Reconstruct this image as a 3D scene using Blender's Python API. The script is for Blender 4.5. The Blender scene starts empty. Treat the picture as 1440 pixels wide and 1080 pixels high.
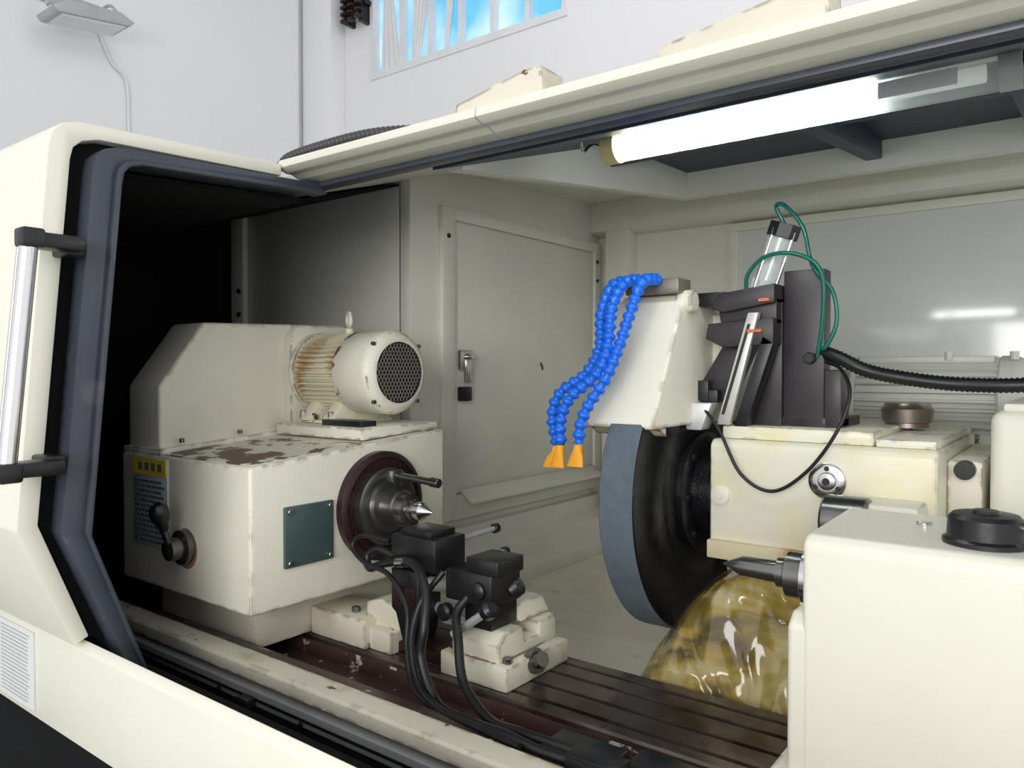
import bpy, bmesh, math, random
from mathutils import Vector, Matrix, noise
random.seed(3)
Z0 = 1.55
S = bpy.context.scene
S.view_settings.view_transform = 'Standard'

# ------------------------------------------------------------------ materials
def newmat(name):
    m = bpy.data.materials.new(name); m.use_nodes = True
    nt = m.node_tree
    return m, nt, nt.nodes['Principled BSDF']

def paint(name, col, rough=0.4, metal=0.0, var=0.06, scale=4.0, chips=None, wear=None, chip_th=0.70,
          stain=None, stain_th=0.6, bump=0.02, bscale=60, coat=0.0, wear_r=0.012, wear_th=0.09, spec=.5):
    m, nt, b = newmat(name)
    N, L = nt.nodes, nt.links
    tc = N.new('ShaderNodeNewGeometry')
    n1 = N.new('ShaderNodeTexNoise'); n1.inputs['Scale'].default_value = scale; n1.inputs['Detail'].default_value = 6
    L.new(tc.outputs['Position'], n1.inputs['Vector'])
    r = N.new('ShaderNodeValToRGB')
    r.color_ramp.elements[0].position = 0.3; r.color_ramp.elements[1].position = 0.7
    c = Vector(col)
    r.color_ramp.elements[0].color = (*(c * (1 - var)), 1)
    r.color_ramp.elements[1].color = (*[min(1, v * (1 + var * .6)) for v in c], 1)
    L.new(n1.outputs['Fac'], r.inputs['Fac'])
    cur = r.outputs['Color']
    def mix(cur, fac, colr):
        mx = N.new('ShaderNodeMix'); mx.data_type = 'RGBA'
        L.new(fac, mx.inputs['Factor']); L.new(cur, mx.inputs['A'])
        mx.inputs['B'].default_value = (*colr, 1)
        return mx.outputs['Result']
    def thresh(out, a, bb):
        mr = N.new('ShaderNodeMapRange'); mr.inputs['From Min'].default_value = a; mr.inputs['From Max'].default_value = bb
        L.new(out, mr.inputs['Value']); return mr.outputs['Result']
    if stain:
        n2 = N.new('ShaderNodeTexNoise'); n2.inputs['Scale'].default_value = 7; n2.inputs['Detail'].default_value = 8
        L.new(tc.outputs['Position'], n2.inputs['Vector'])
        cur = mix(cur, thresh(n2.outputs['Fac'], stain_th, stain_th + .15), stain)
    if chips:
        n3 = N.new('ShaderNodeTexNoise'); n3.inputs['Scale'].default_value = 13; n3.inputs['Detail'].default_value = 9; n3.inputs['Roughness'].default_value = .65
        L.new(tc.outputs['Position'], n3.inputs['Vector'])
        cur = mix(cur, thresh(n3.outputs['Fac'], chip_th, chip_th + .02), chips)
    if wear:
        bv = N.new('ShaderNodeBevel'); bv.samples = 4; bv.inputs['Radius'].default_value = wear_r
        dt = N.new('ShaderNodeVectorMath'); dt.operation = 'DOT_PRODUCT'
        L.new(bv.outputs['Normal'], dt.inputs[0]); L.new(tc.outputs['True Normal'], dt.inputs[1])
        inv = N.new('ShaderNodeMath'); inv.operation = 'SUBTRACT'; inv.inputs[0].default_value = 1.0
        L.new(dt.outputs['Value'], inv.inputs[1])
        n4 = N.new('ShaderNodeTexNoise'); n4.inputs['Scale'].default_value = 22; n4.inputs['Detail'].default_value = 7
        L.new(tc.outputs['Position'], n4.inputs['Vector'])
        q = thresh(n4.outputs['Fac'], .45, .60)
        mu = N.new('ShaderNodeMath'); mu.operation = 'MULTIPLY'
        L.new(inv.outputs[0], mu.inputs[0]); L.new(q, mu.inputs[1])
        cur = mix(cur, thresh(mu.outputs[0], wear_th * .7, wear_th), wear)
    L.new(cur, b.inputs['Base Color'])
    b.inputs['Roughness'].default_value = rough; b.inputs['Metallic'].default_value = metal
    b.inputs['Coat Weight'].default_value = coat; b.inputs['Specular IOR Level'].default_value = spec
    if bump:
        nb = N.new('ShaderNodeTexNoise'); nb.inputs['Scale'].default_value = bscale; nb.inputs['Detail'].default_value = 4
        L.new(tc.outputs['Position'], nb.inputs['Vector'])
        bp = N.new('ShaderNodeBump'); bp.inputs['Strength'].default_value = bump * 5; bp.inputs['Distance'].default_value = .002
        L.new(nb.outputs['Fac'], bp.inputs['Height']); L.new(bp.outputs['Normal'], b.inputs['Normal'])
    return m

CREAM = paint('cream_paint', (.81, .79, .68), .35, var=.03)
CREAMC = paint('cream_cast_paint', (.82, .79, .67), .38, var=.05, chips=(.16, .07, .05), chip_th=.735, wear=(.14, .06, .045), bump=.04, wear_th=.045)
CREAMY = paint('cream_oily_paint', (.82, .79, .65), .3, var=.05, stain=(.81, .76, .53), stain_th=.48, chips=(.25, .14, .07), chip_th=.745, wear=(.20, .10, .05), bump=.04, wear_th=.05)
CREAMD = paint('cream_dirty', (.74, .70, .57), .45, var=.12, chips=(.12, .06, .04), chip_th=.66, stain=(.50, .40, .22), stain_th=.58, wear=(.12, .06, .04), wear_th=.05)
INWALL = paint('enclosure_inner_paint', (.80, .79, .71), .38, var=.05)
INFLOOR = paint('enclosure_floor_paint', (.84, .80, .68), .28, var=.10, stain=(.52, .44, .30), stain_th=.60)
GLOSSY = paint('glossy_white_panel', (.78, .80, .78), .10, var=.02, bump=0.006, bscale=4, spec=.9)
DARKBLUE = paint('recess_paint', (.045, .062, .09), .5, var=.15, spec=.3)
SLATE = paint('slate_frame_paint', (.055, .065, .085), .3, var=.2, stain=(.12, .12, .13), stain_th=.66)
SHADEBLACK = paint('painted_shade_black', (.006, .006, .007), .85, var=.1, bump=0, spec=.2)  # near-black colour stands in for shade in the hood, gaps and pit
BLACK = paint('black_oxide', (.012, .012, .014), .35, var=.3, bump=.03)
RUBBER = paint('black_rubber', (.010, .010, .012), .4, var=.2, bump=0)
DARKMAROON = paint('dark_maroon_metal', (.045, .020, .022), .35, metal=.4, var=.4)
STEEL = paint('bright_steel', (.62, .62, .60), .22, metal=1, var=.1, bump=0)
GUIDE = paint('guide_steel', (.45, .46, .46), .35, metal=.35, var=.1, bump=0)
DSTEEL = paint('dark_steel', (.20, .195, .19), .24, metal=.9, var=.4)
TABLE = paint('worn_table_steel', (.120, .095, .080), .24, metal=.5, var=.5, scale=9, stain=(.045, .024, .018), stain_th=.50)
BROWN = paint('brown_worn_primer', (.085, .045, .038), .45, var=.5, chips=(.6, .57, .47), chip_th=.60)
GREEN = paint('green_plate_paint', (.05, .085, .085), .4, var=.2)
WHEEL = paint('abrasive_rim', (.110, .140, .170), .8, var=.12, scale=30, bump=.12, bscale=250)
WHEELS = paint('oily_wheel_side', (.006, .006, .008), .3, var=.5, scale=40, stain=(.045, .045, .055), stain_th=.57, bump=.15, bscale=120, spec=.35)
BLUE = paint('blue_hose_plastic', (.01, .15, .78), .3, var=.1, bump=0)
ORANGE = paint('orange_plastic', (.95, .42, .03), .35, var=.05, bump=0)
ORED = paint('orange_mark', (.65, .16, .06), .5, bump=0)
GHOSE = paint('green_hose', (.005, .13, .09), .25, bump=0)
YELLOW = paint('label_yellow', (.9, .68, .02), .5, bump=0)
LABEL = paint('label_plate', (.50, .58, .62), .4, bump=0)
INK = paint('label_ink', (.12, .15, .18), .5, bump=0)
WHITEL = paint('paper_label', (.72, .74, .74), .5, bump=0)
MOTORR = paint('motor_stained', (.80, .76, .58), .45, var=.12, stain=(.50, .30, .10), stain_th=.53, chips=(.12, .05, .03), chip_th=.67)
MOTORG = paint('motor_greyish', (.60, .61, .55), .45, var=.08)
WALL = paint('white_wall', (.86, .855, .87), .7, var=.015, scale=.8)
FLOORM = paint('painted_floor', (.30, .34, .32), .4, var=.2, scale=2)
CEILM = paint('white_ceiling', (.8, .8, .8), .8, var=.02)
PVC = paint('white_trim', (.80, .80, .81), .4, bump=0)
GREYH = paint('grey_housing', (.45, .46, .46), .4, var=.1)
CHROME = paint('chrome', (.8, .8, .8), .15, metal=1, var=.02, bump=0)
SHEETC = paint('dresser_casting', (.035, .028, .034), .38, var=.35)

def mat_emit(name, col, strength, base=(.8, .8, .8)):
    m, nt, b = newmat(name)
    b.inputs['Base Color'].default_value = (*base, 1)
    b.inputs['Emission Color'].default_value = (*col, 1)
    b.inputs['Emission Strength'].default_value = strength
    return m
TUBE = mat_emit('lit_tube', (.92, 1, .96), 24)
TUBE2 = mat_emit('dim_tube', (.85, .9, .85), .35, (.5, .52, .5))
def glassmat(name, col, rough, alpha, trans=0.0):
    m, nt, b = newmat(name)
    b.inputs['Base Color'].default_value = (*col, 1); b.inputs['Roughness'].default_value = rough
    b.inputs['Alpha'].default_value = alpha; b.inputs['Transmission Weight'].default_value = trans
    b.inputs['IOR'].default_value = 1.35
    return m
LAMPGLASS = glassmat('clear_lamp_cover', (.85, .9, .88), .08, .32)
CLEARP = glassmat('clear_plastic_cylinder', (.7, .75, .75), .1, .6)
def sheet_mat():
    m, nt, b = newmat('yellow_film'); N, L = nt.nodes, nt.links
    g = N.new('ShaderNodeNewGeometry')
    mp = N.new('ShaderNodeMapping'); mp.inputs['Scale'].default_value = (3, 5, 6); mp.inputs['Rotation'].default_value = (.4, .3, .5)
    L.new(g.outputs['Position'], mp.inputs['Vector'])
    n = N.new('ShaderNodeTexNoise'); n.inputs['Scale'].default_value = 1.5; n.inputs['Detail'].default_value = 3; n.inputs['Distortion'].default_value = .9
    L.new(mp.outputs[0], n.inputs['Vector'])
    r = N.new('ShaderNodeValToRGB'); e = r.color_ramp.elements
    e[0].position = .34; e[0].color = (.085, .06, .018, 1); e[1].position = .72; e[1].color = (.62, .56, .33, 1)
    k = e.new(.50); k.color = (.34, .24, .045, 1)
    L.new(n.outputs['Fac'], r.inputs['Fac']); L.new(r.outputs['Color'], b.inputs['Base Color'])
    b.inputs['Roughness'].default_value = .13; b.inputs['Alpha'].default_value = .88
    b.inputs['Coat Weight'].default_value = .8; b.inputs['Coat Roughness'].default_value = .05
    bp = N.new('ShaderNodeBump'); bp.inputs['Strength'].default_value = .4; bp.inputs['Distance'].default_value = .02
    L.new(n.outputs['Fac'], bp.inputs['Height']); L.new(bp.outputs['Normal'], b.inputs['Normal'])
    return m
FILM = sheet_mat()
def pane_mat():
    m, nt, b = newmat('window_glass'); N, L = nt.nodes, nt.links
    g = N.new('ShaderNodeNewGeometry')
    n = N.new('ShaderNodeTexNoise'); n.inputs['Scale'].default_value = 1.1; n.inputs['Detail'].default_value = 3
    L.new(g.outputs['Position'], n.inputs['Vector'])
    r = N.new('ShaderNodeValToRGB'); e = r.color_ramp.elements
    e[0].position = .40; e[0].color = (.14, .50, .80, 1); e[1].position = .62; e[1].color = (.60, .80, .90, 1)
    L.new(n.outputs['Fac'], r.inputs['Fac']); L.new(r.outputs['Color'], b.inputs['Base Color'])
    L.new(r.outputs['Color'], b.inputs['Emission Color']); b.inputs['Emission Strength'].default_value = .5
    b.inputs['Roughness'].default_value = .1
    return m
PANE = pane_mat()

# ------------------------------------------------------------------ builders
def group(name, x, y, z):
    e = bpy.data.objects.new(name, None); e.location = (x, y, z + Z0); e.empty_display_size = .05
    S.collection.objects.link(e); return e

def finish(bm, name, mat, parent=None, smooth=True, ang=35):
    bmesh.ops.recalc_face_normals(bm, faces=bm.faces)
    me = bpy.data.meshes.new(name)
    vs = [v.co.copy() for v in bm.verts]
    lo = Vector([min(v[i] for v in vs) for i in range(3)]); hi = Vector([max(v[i] for v in vs) for i in range(3)])
    c = (lo + hi) / 2
    for v in bm.verts: v.co -= c
    bm.to_mesh(me); bm.free()
    me.materials.append(mat)
    if smooth:
        me.shade_smooth(); me.set_sharp_from_angle(angle=math.radians(ang))
    ob = bpy.data.objects.new(name, me); S.collection.objects.link(ob)
    loc = c + Vector((0, 0, Z0))
    if parent:
        ob.parent = parent; ob.location = loc - parent.location
    else: ob.location = loc
    return ob

def merge(bm, t):
    me = bpy.data.meshes.new('tmp'); t.to_mesh(me); t.free(); bm.from_mesh(me); bpy.data.meshes.remove(me)

def addbox(bm, x0, x1, y0, y1, z0, z1, bevel=0, seg=2):
    t = bmesh.new()
    bmesh.ops.create_cube(t, size=1, matrix=Matrix.Translation(((x0+x1)/2, (y0+y1)/2, (z0+z1)/2)) @ Matrix.Diagonal((abs(x1-x0), abs(y1-y0), abs(z1-z0), 1)))
    if bevel: bmesh.ops.bevel(t, geom=t.edges[:], offset=bevel, segments=seg, profile=.5, affect='EDGES', clamp_overlap=True)
    merge(bm, t)

def box(name, x0, x1, y0, y1, z0, z1, mat, parent=None, bevel=.003, seg=2):
    bm = bmesh.new(); addbox(bm, x0, x1, y0, y1, z0, z1, bevel, seg)
    return finish(bm, name, mat, parent)

def addprism(bm, prof, a0, a1, axis='x', bevel=0, seg=2):
    t = bmesh.new()
    def P(u, v, a):
        return {'x': (a, u, v), 'y': (u, a, v), 'z': (u, v, a)}[axis]
    A = [t.verts.new(P(u, v, a0)) for u, v in prof]; B = [t.verts.new(P(u, v, a1)) for u, v in prof]
    n = len(prof)
    t.faces.new(A); t.faces.new(B[::-1])
    for i in range(n): t.faces.new((A[i], A[(i+1) % n], B[(i+1) % n], B[i]))
    bmesh.ops.recalc_face_normals(t, faces=t.faces)
    if bevel: bmesh.ops.bevel(t, geom=t.edges[:], offset=bevel, segments=seg, profile=.5, affect='EDGES', clamp_overlap=True)
    merge(bm, t)

def prism(name, prof, a0, a1, mat, parent=None, axis='x', bevel=.003, seg=2):
    bm = bmesh.new(); addprism(bm, prof, a0, a1, axis, bevel, seg)
    return finish(bm, name, mat, parent)

def addlathe(bm, p0, p1, prof, n=40):
    p0 = Vector(p0); ax = (Vector(p1) - p0).normalized()
    u = ax.orthogonal().normalized(); w = ax.cross(u)
    t = bmesh.new(); rings = []
    for s, r in prof:
        r = max(r, .0002)
        rings.append([t.verts.new(p0 + ax*s + (u*math.cos(2*math.pi*i/n) + w*math.sin(2*math.pi*i/n))*r) for i in range(n)])
    for a, b in zip(rings, rings[1:]):
        for i in range(n): t.faces.new((a[i], a[(i+1) % n], b[(i+1) % n], b[i]))
    t.faces.new(rings[0][::-1]); t.faces.new(rings[-1])
    merge(bm, t)

def lathe(name, p0, p1, prof, mat, parent=None, n=40):
    bm = bmesh.new(); addlathe(bm, p0, p1, prof, n); return finish(bm, name, mat, parent, ang=40)

def addcyl(bm, p0, p1, r, r2=None, n=24, bev=.0):
    r2 = r if r2 is None else r2
    Lh = (Vector(p1)-Vector(p0)).length
    if bev: prof = [(0, r-bev), (bev, r), (Lh-bev, r2), (Lh, r2-bev)]
    else: prof = [(0, r), (Lh, r2)]
    addlathe(bm, p0, p1, prof, n)

def cyl(name, p0, p1, r, mat, parent=None, r2=None, n=32, bev=.001):
    bm = bmesh.new(); addcyl(bm, p0, p1, r, r2, n, bev); return finish(bm, name, mat, parent, ang=40)

def spline(pts, per=14):
    P = [Vector(p) for p in pts]; P = [2*P[0]-P[1]] + P + [2*P[-1]-P[-2]]
    out = []
    for i in range(1, len(P)-2):
        for k in range(per):
            t = k/per
            a, b, c, d = P[i-1], P[i], P[i+1], P[i+2]
            out.append(.5*((2*b)+(-a+c)*t+(2*a-5*b+4*c-d)*t*t+(-a+3*b-3*c+d)*t**3))
    out.append(P[-2]); return out

def resample(pts, step):
    out = [pts[0]]; acc = 0
    for a, b in zip(pts, pts[1:]):
        L = (b-a).length
        if L < 1e-9: continue
        s = step - acc
        while s <= L:
            out.append(a.lerp(b, s/L)); s += step
        acc = (acc + L) % step
    return out

def addtube(bm, pts, rf, n=12, per=14, step=None):
    pts = spline(pts, per)
    if step: pts = resample(pts, step)
    t = bmesh.new(); rings = []; u = None
    for i, p in enumerate(pts):
        tan = (pts[min(i+1, len(pts)-1)] - pts[max(i-1, 0)]).normalized()
        if u is None: u = tan.orthogonal().normalized()
        else:
            u = (u - tan*u.dot(tan)).normalized()
        w = tan.cross(u); r = rf(i) if callable(rf) else rf
        rings.append([t.verts.new(p + (u*math.cos(2*math.pi*k/n)+w*math.sin(2*math.pi*k/n))*r) for k in range(n)])
    for a, b in zip(rings, rings[1:]):
        for i in range(n): t.faces.new((a[i], a[(i+1) % n], b[(i+1) % n], b[i]))
    t.faces.new(rings[0][::-1]); t.faces.new(rings[-1])
    merge(bm, t)

def tube(name, pts, rf, mat, parent=None, n=12, per=14, step=None, ang=60):
    bm = bmesh.new(); addtube(bm, pts, rf, n, per, step); return finish(bm, name, mat, parent, ang=ang)

def addtorus(bm, c, axis, R, r, n=32, m=12):
    c = Vector(c); ax = Vector(axis).normalized(); u = ax.orthogonal().normalized(); w = ax.cross(u)
    t = bmesh.new(); rings = []
    for i in range(n):
        a = 2*math.pi*i/n; d = u*math.cos(a)+w*math.sin(a)
        rings.append([t.verts.new(c + d*(R+r*math.cos(2*math.pi*k/m)) + ax*r*math.sin(2*math.pi*k/m)) for k in range(m)])
    for i in range(n):
        a, b = rings[i], rings[(i+1) % n]
        for k in range(m): t.faces.new((a[k], a[(k+1) % m], b[(k+1) % m], b[k]))
    merge(bm, t)

def bolts(name, pts, d, r, h, mat, parent):
    bm = bmesh.new(); d = Vector(d)
    for p in pts:
        addcyl(bm, p, Vector(p)+d*h, r, n=6 if r > .008 else 12, bev=r*.15)
    return finish(bm, name, mat, parent)

# ------------------------------------------------------------------ room
FL = -Z0
box('floor', -7.2, 6, -5, 6.0, FL-.1, FL, FLOORM, bevel=0)
box('wall_left', -7.1, -6.94, -5, 5.6, FL, 5, WALL, bevel=0)
box('ceiling', -7.1, 6, -.5, 5.7, 5.0, 5.1, CEILM, bevel=0)
WX0, WX1, WZ0, WZ1 = -6.03, -3.62, 3.03, 4.05
wb = bmesh.new()
addbox(wb, -6.94, WX0, 5.5, 5.65, FL, 5); addbox(wb, WX1, 6, 5.5, 5.65, FL, 5)
addbox(wb, WX0, WX1, 5.5, 5.65, FL, WZ0); addbox(wb, WX0, WX1, 5.5, 5.65, WZ1, 5)
finish(wb, 'wall_back', WALL, smooth=False)
box('trim_1', -6.94, -6.45, 5.3, 5.5, FL, 5, WALL, bevel=.01)
tube('trim_2', [(-6.93, 5.28, FL+.1), (-6.93, 5.28, 2), (-6.93, 5.28, 4.9)], .014, GREYH, n=8)
W = group('window_1', (WX0+WX1)/2, 5.55, WZ0)
wf = bmesh.new()
addbox(wf, WX0-.02, WX1+.02, 5.485, 5.58, WZ0-.02, WZ0+.05); addbox(wf, WX0, WX1, 5.49, 5.58, WZ1-.05, WZ1)
addbox(wf, WX0-.02, WX0+.03, 5.487, 5.58, WZ0+.051, WZ1)
for i in range(1, 7):
    x = WX0 + (WX1-WX0-.05)*i/6
    addbox(wf, x, x+.05, 5.51, 5.58, WZ0+.03, WZ1-.03)
finish(wf, 'window_frame', PVC, W, smooth=False)
box('window_panes', WX0+.01, WX1-.01, 5.585, 5.60, WZ0+.01, WZ1-.01, PANE, W, bevel=0)
cu = bmesh.new()
for i, (x, w0, w1) in enumerate(((WX0+.06, .30, .12), (WX0+.50, .12, .26), (WX0+.95, .05, .14))):
    t = bmesh.new(); cols = 12
    a = [t.verts.new((x+w0*k/cols, 5.574+.006*math.sin(k*1.9), WZ0+.06)) for k in range(cols+1)]
    b2 = [t.verts.new((x+.04+w1*k/cols, 5.574+.006*math.sin(k*1.9), WZ1-.06)) for k in range(cols+1)]
    for k in range(cols): t.faces.new((a[k], a[k+1], b2[k+1], b2[k]))
    merge(cu, t)
finish(cu, 'window_curtain', PVC, W)

E = group('wall_insulator_bracket', -6.2, 5.45, 3.75)
bm = bmesh.new(); addbox(bm, -6.36, -6.02, 5.40, 5.48, 3.78, 3.82); addbox(bm, -6.32, -6.28, 5.38, 5.5, 3.62, 4.2); addbox(bm, -6.10, -6.06, 5.38, 5.5, 3.60, 4.2)
finish(bm, 'angle_iron', BLACK, E)
bm = bmesh.new()
for x in (-6.30, -6.19, -6.08):
    for k in range(5): addlathe(bm, (x, 5.36, 3.62+k*.07), (x, 5.36, 5), [(0, .015), (.015, .045), (.03, .045), (.055, .015)], 16)
finish(bm, 'insulators', DARKMAROON, E)

F = group('floodlight', -6.6, 2.9, 2.9)
bm = bmesh.new(); addprism(bm, [(2.62, 2.78), (3.18, 2.86), (3.22, 2.90), (3.10, 2.95), (2.70, 2.90), (2.58, 2.82)], -6.75, -6.42, 'x', .01)
finish(bm, 'lamp_body', GREYH, F)
prism('lamp_lens', [(2.66, 2.775), (3.15, 2.845), (3.15, 2.855), (2.66, 2.79)], -6.72, -6.45, PVC, F, bevel=0)
tube('lamp_yoke', [(-6.93, 2.62, 3.1), (-6.75, 2.62, 3.12), (-6.56, 2.60, 2.86)], .014, GREYH, F, n=8)
tube('lamp_yoke_arm', [(-6.93, 3.16, 3.12), (-6.75, 3.18, 3.12), (-6.56, 3.2, 2.90)], .014, GREYH, F, n=8)
box('wall_plate', -6.94, -6.92, 2.58, 3.22, 3.04, 3.16, GREYH, F)
tube('wall_conduit', [(-6.92, 3.1, 3.05), (-6.92, 3.25, 2.72), (-6.92, 3.38, 2.58), (-6.92, 3.40, 2.2), (-6.92, 3.4, 1.0)], .014, PVC, F, n=8)

# ------------------------------------------------------------------ machine enclosure
XL, XR = -3.05, .75
ENC = group('grinding_machine_enclosure', -1.2, 2.0, -Z0)
prism('roof_panel', [(1.32, .487), (2.19, .75), (3.30, .80), (3.36, .84), (2.05, .815), (1.30, .53)], XL, XR, INWALL, ENC, bevel=0)
prism('roof_shade_sheet', [(1.32, .480), (2.0, .685), (2.0, .675), (1.32, .470)], XL, -2.0, SHADEBLACK, ENC, bevel=0)  # added black sheet that paints the shade under the left roof
BP = [(1.195, .532), (1.192, .512), (1.215, .503), (1.235, .503), (1.255, .495), (1.32, .487), (1.32, .532)]
prism('top_beam', BP, -1.66, XR, CREAM, ENC, bevel=.002)
prism('door_track', [(1.290, .489), (1.290, .478), (1.318, .474), (1.325, .49)], -1.66, XR, SLATE, ENC, bevel=.001)
prism('beam_joint', [(1.1945, .530), (1.1912, .5117), (1.215, .5022), (1.235, .5022), (1.255, .4942), (1.30, .4885), (1.30, .53)], -1.005, -1.002, GREYH, ENC, bevel=0)
prism('roof_cap', [(-1.085, .53), (-1.08, .560), (-.90, .592), (-.862, .592), (-.855, .53)], 1.22, 1.30, CREAMD, ENC, 'y', .003)
prism('roof_cap_long', [(-.615, .53), (-.61, .562), (-.39, .592), (-.33, .592), (-.325, .53)], 1.22, 1.30, CREAMD, ENC, 'y', .003)
box('back_wall', XL, XR, 3.26, 3.32, -1.5, .84, INWALL, ENC, bevel=0)
box('side_wall', -2.0, -1.944, 1.95, 3.26, -1.5, .80, INWALL, ENC, bevel=.003)
box('inner_front_wall', -2.97, -1.99, 1.95, 2.0, -1.5, .72, INWALL, ENC, bevel=.003)
box('inner_wall_flange', -3.02, -2.93, 1.925, 1.95, -.9, .70, INWALL, ENC, bevel=.003)
bolts('inner_wall_bolts', [(-2.955, 1.925, z) for z in (.34, .24, -.1)], (0, -1, 0), .012, .01, BLACK, ENC)
prism('end_wall', [(.5, -1.5), (.5, .46), (1.3, .52), (2.1, .80), (3.3, .83), (3.3, -1.5)], XL-.05, XL, SHADEBLACK, ENC, bevel=0)  # wall coloured near-black to paint the darkness inside the hood
box('interior_floor', -1.944, XR, 1.62, 3.26, -.87, -.83, INFLOOR, ENC, bevel=0)
prism('header', [(3.17, .66), (3.26, .64), (3.26, .80), (3.17, .80)], -1.944, XR, INWALL, ENC)
box('corner_post', -1.86, -1.74, 3.17, 3.26, -.83, .66, INWALL, ENC)
prism('wall_ledge', [(-1.944, -.60), (-1.90, -.60), (-1.895, -.66), (-1.84, -.69), (-1.835, -.76), (-1.77, -.78), (-1.765, -.83), (-1.944, -.83)], 1.96, 3.26, INWALL, ENC, 'y', .002)
bm = bmesh.new()
for a in ((2.10, 2.17, -.57, .61), (3.18, 3.24, -.57, .61)): addbox(bm, -1.944, -1.922, *a, .003)
addbox(bm, -1.944, -1.922, 2.17, 3.18, .565, .61, .003); addbox(bm, -1.944, -1.922, 2.17, 3.18, -.57, -.48, .003)
finish(bm, 'access_door_frame', INWALL, ENC)
box('access_door_panel', -1.944, -1.934, 2.178, 3.172, -.472, .557, INWALL, ENC, bevel=.002)
prism('access_door_lip', [(-1.925, -.46), (-1.87, -.50), (-1.87, -.51), (-1.925, -.475)], 2.20, 3.17, INWALL, ENC, 'y', .001)
L = bmesh.new(); addbox(L, -1.928, -1.90, 2.185, 2.24, .0, .075, .004); addbox(L, -1.91, -1.89, 2.20, 2.225, -.05, .04, .003); addcyl(L, (-1.90, 2.21, .05), (-1.87, 2.21, .05), .01)
finish(L, 'door_latch', STEEL, ENC)
box('door_lock', -1.935, -1.895, 2.19, 2.235, -.12, -.065, BLACK, ENC, bevel=.006)
bolts('door_bolts', [(-1.925, 3.20, z) for z in (.52, .43, -.2)]+[(-1.925, 2.13, z) for z in (.5,)], (1, 0, 0), .010, .008, BLACK, ENC)
tube('ceiling_stain', [(-1.55, 2.25, .762), (-1.50, 2.28, .764), (-1.45, 2.24, .758)], .010, DARKMAROON, ENC)
tube('panel_scratch', [(-1.934, 2.74, .03), (-1.933, 2.75, .015), (-1.934, 2.755, .0)], .005, BROWN, ENC)
bm = bmesh.new(); addbox(bm, -1.28, XR, 3.235, 3.26, .60, .635, .003); addbox(bm, -1.28, -1.24, 3.235, 3.26, -.6, .60, .003)
finish(bm, 'rear_panel_frame', INWALL, ENC)
box('rear_panel', -1.24, XR, 3.245, 3.26, -.6, .60, GLOSSY, ENC, bevel=.002)
prism('ceiling_rib', [(1.45, .50), (2.80, .665), (2.80, .77), (2.19, .75), (1.45, .53)], -1.31, -1.26, INWALL, ENC, bevel=.002)
box('ceiling_crossrib', -1.31, XR, 2.77, 2.82, .665, .78, INWALL, ENC, bevel=.003)
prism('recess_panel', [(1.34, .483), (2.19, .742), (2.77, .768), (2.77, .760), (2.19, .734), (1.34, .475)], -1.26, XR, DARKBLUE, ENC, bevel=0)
bm = bmesh.new()
for x in (-.62, -.16, .3): addprism(bm, [(1.75, .59), (2.77, .70), (2.77, .76), (2.19, .735), (1.75, .60)], x, x+.05, 'x', .002)
addbox(bm, -1.26, XR, 2.15, 2.19, .66, .735, .002)
finish(bm, 'recess_ribs', DARKBLUE, ENC)
tube('roof_conduit', [(-1.80, 1.30, .560), (-1.72, 1.29, .578), (-1.49, 1.30, .586), (-1.35, 1.32, .580), (-1.242, 1.34, .562), (-1.18, 1.36, .548)], lambda i: (.0135, .0135, .0085)[i % 3], paint('grey_conduit', (.05, .05, .055), .45), ENC, step=.005, ang=80)

# fixed front sill and lower panels
prism('front_sill', [(.70, -.775), (.70, -.575), (.715, -.560), (.79, -.622), (.805, -.642), (.805, -.66), (.73, -.62), (.73, -.775)], XL, XR, CREAM, ENC, bevel=.002)
box('plinth', XL, XR, .80, .86, -1.5, -.66, SHADEBLACK, ENC, bevel=0)
box('kick_plate', XL, XR, .73, .80, -1.55, -.775, SHADEBLACK, ENC, bevel=0)
box('pit_floor', XL, XR, .86, 1.0, -1.2, -1.15, SHADEBLACK, ENC, bevel=0)

# ------------------------------------------------------------------ sliding door
DR = group('sliding_door', -2.3, .7, 0)
O = [(1.19, .520), (.71, .503), (.675, .493), (.655, .472), (.648, .440), (.584, -.312), (.686, -.560)]
I = [(1.19, .490), (.745, .474), (.712, .464), (.695, .448), (.689, .425), (.622, -.305), (.715, -.548)]
prism('door_shell', O + I[::-1], -3.0, -1.64, CREAM, DR, bevel=.003)
G = [(1.19, .487), (.755, .470), (.720, .458), (.705, .440), (.70, .42), (.638, -.305), (.735, -.56)]
prism('door_gap', [(a-.006 if a < 1.1 else a, b+.002) for a, b in G] + [(1.19, .470), (.78, .455), (.735, .44), (.725, .42), (.665, -.31), (.765, -.575)][::-1], -3.0, -1.665, SHADEBLACK, DR, bevel=0)
D1 = [(1.30, .486), (.775, .462), (.745, .452), (.728, .435), (.722, .41), (.655, -.325), (.775, -.610)]
D2 = [(1.30, .466), (.81, .438), (.785, .430), (.772, .415), (.767, .39), (.700, -.33), (.812, -.635)]
prism('door_inner_frame', D1 + D2[::-1], -1.78, -1.615, SLATE, DR, bevel=.003)
D3 = [(a+.006, b-.006) for a, b in D2]; D3[0] = (1.30, .46)
D4 = [(1.30, .45), (.84, .42), (.81, .41), (.797, .40), (.79, .38), (.725, -.335), (.83, -.635)]
prism('door_shade_lining', D3 + D4[::-1], -3.0, -1.70, SHADEBLACK, DR, bevel=0)  # added black layer, paints the shade inside the door shell
prism('door_pressed_edge', [(a-.003, b+.002) for a, b in D2] + [(a+.008, b-.006) for a, b in D2][::-1], -1.66, -1.605, SLATE, DR, bevel=.002)
cyl('handle_bar', (-1.545, .578, .25), (-1.545, .535, -.19), .0155, CHROME, DR)
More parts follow.
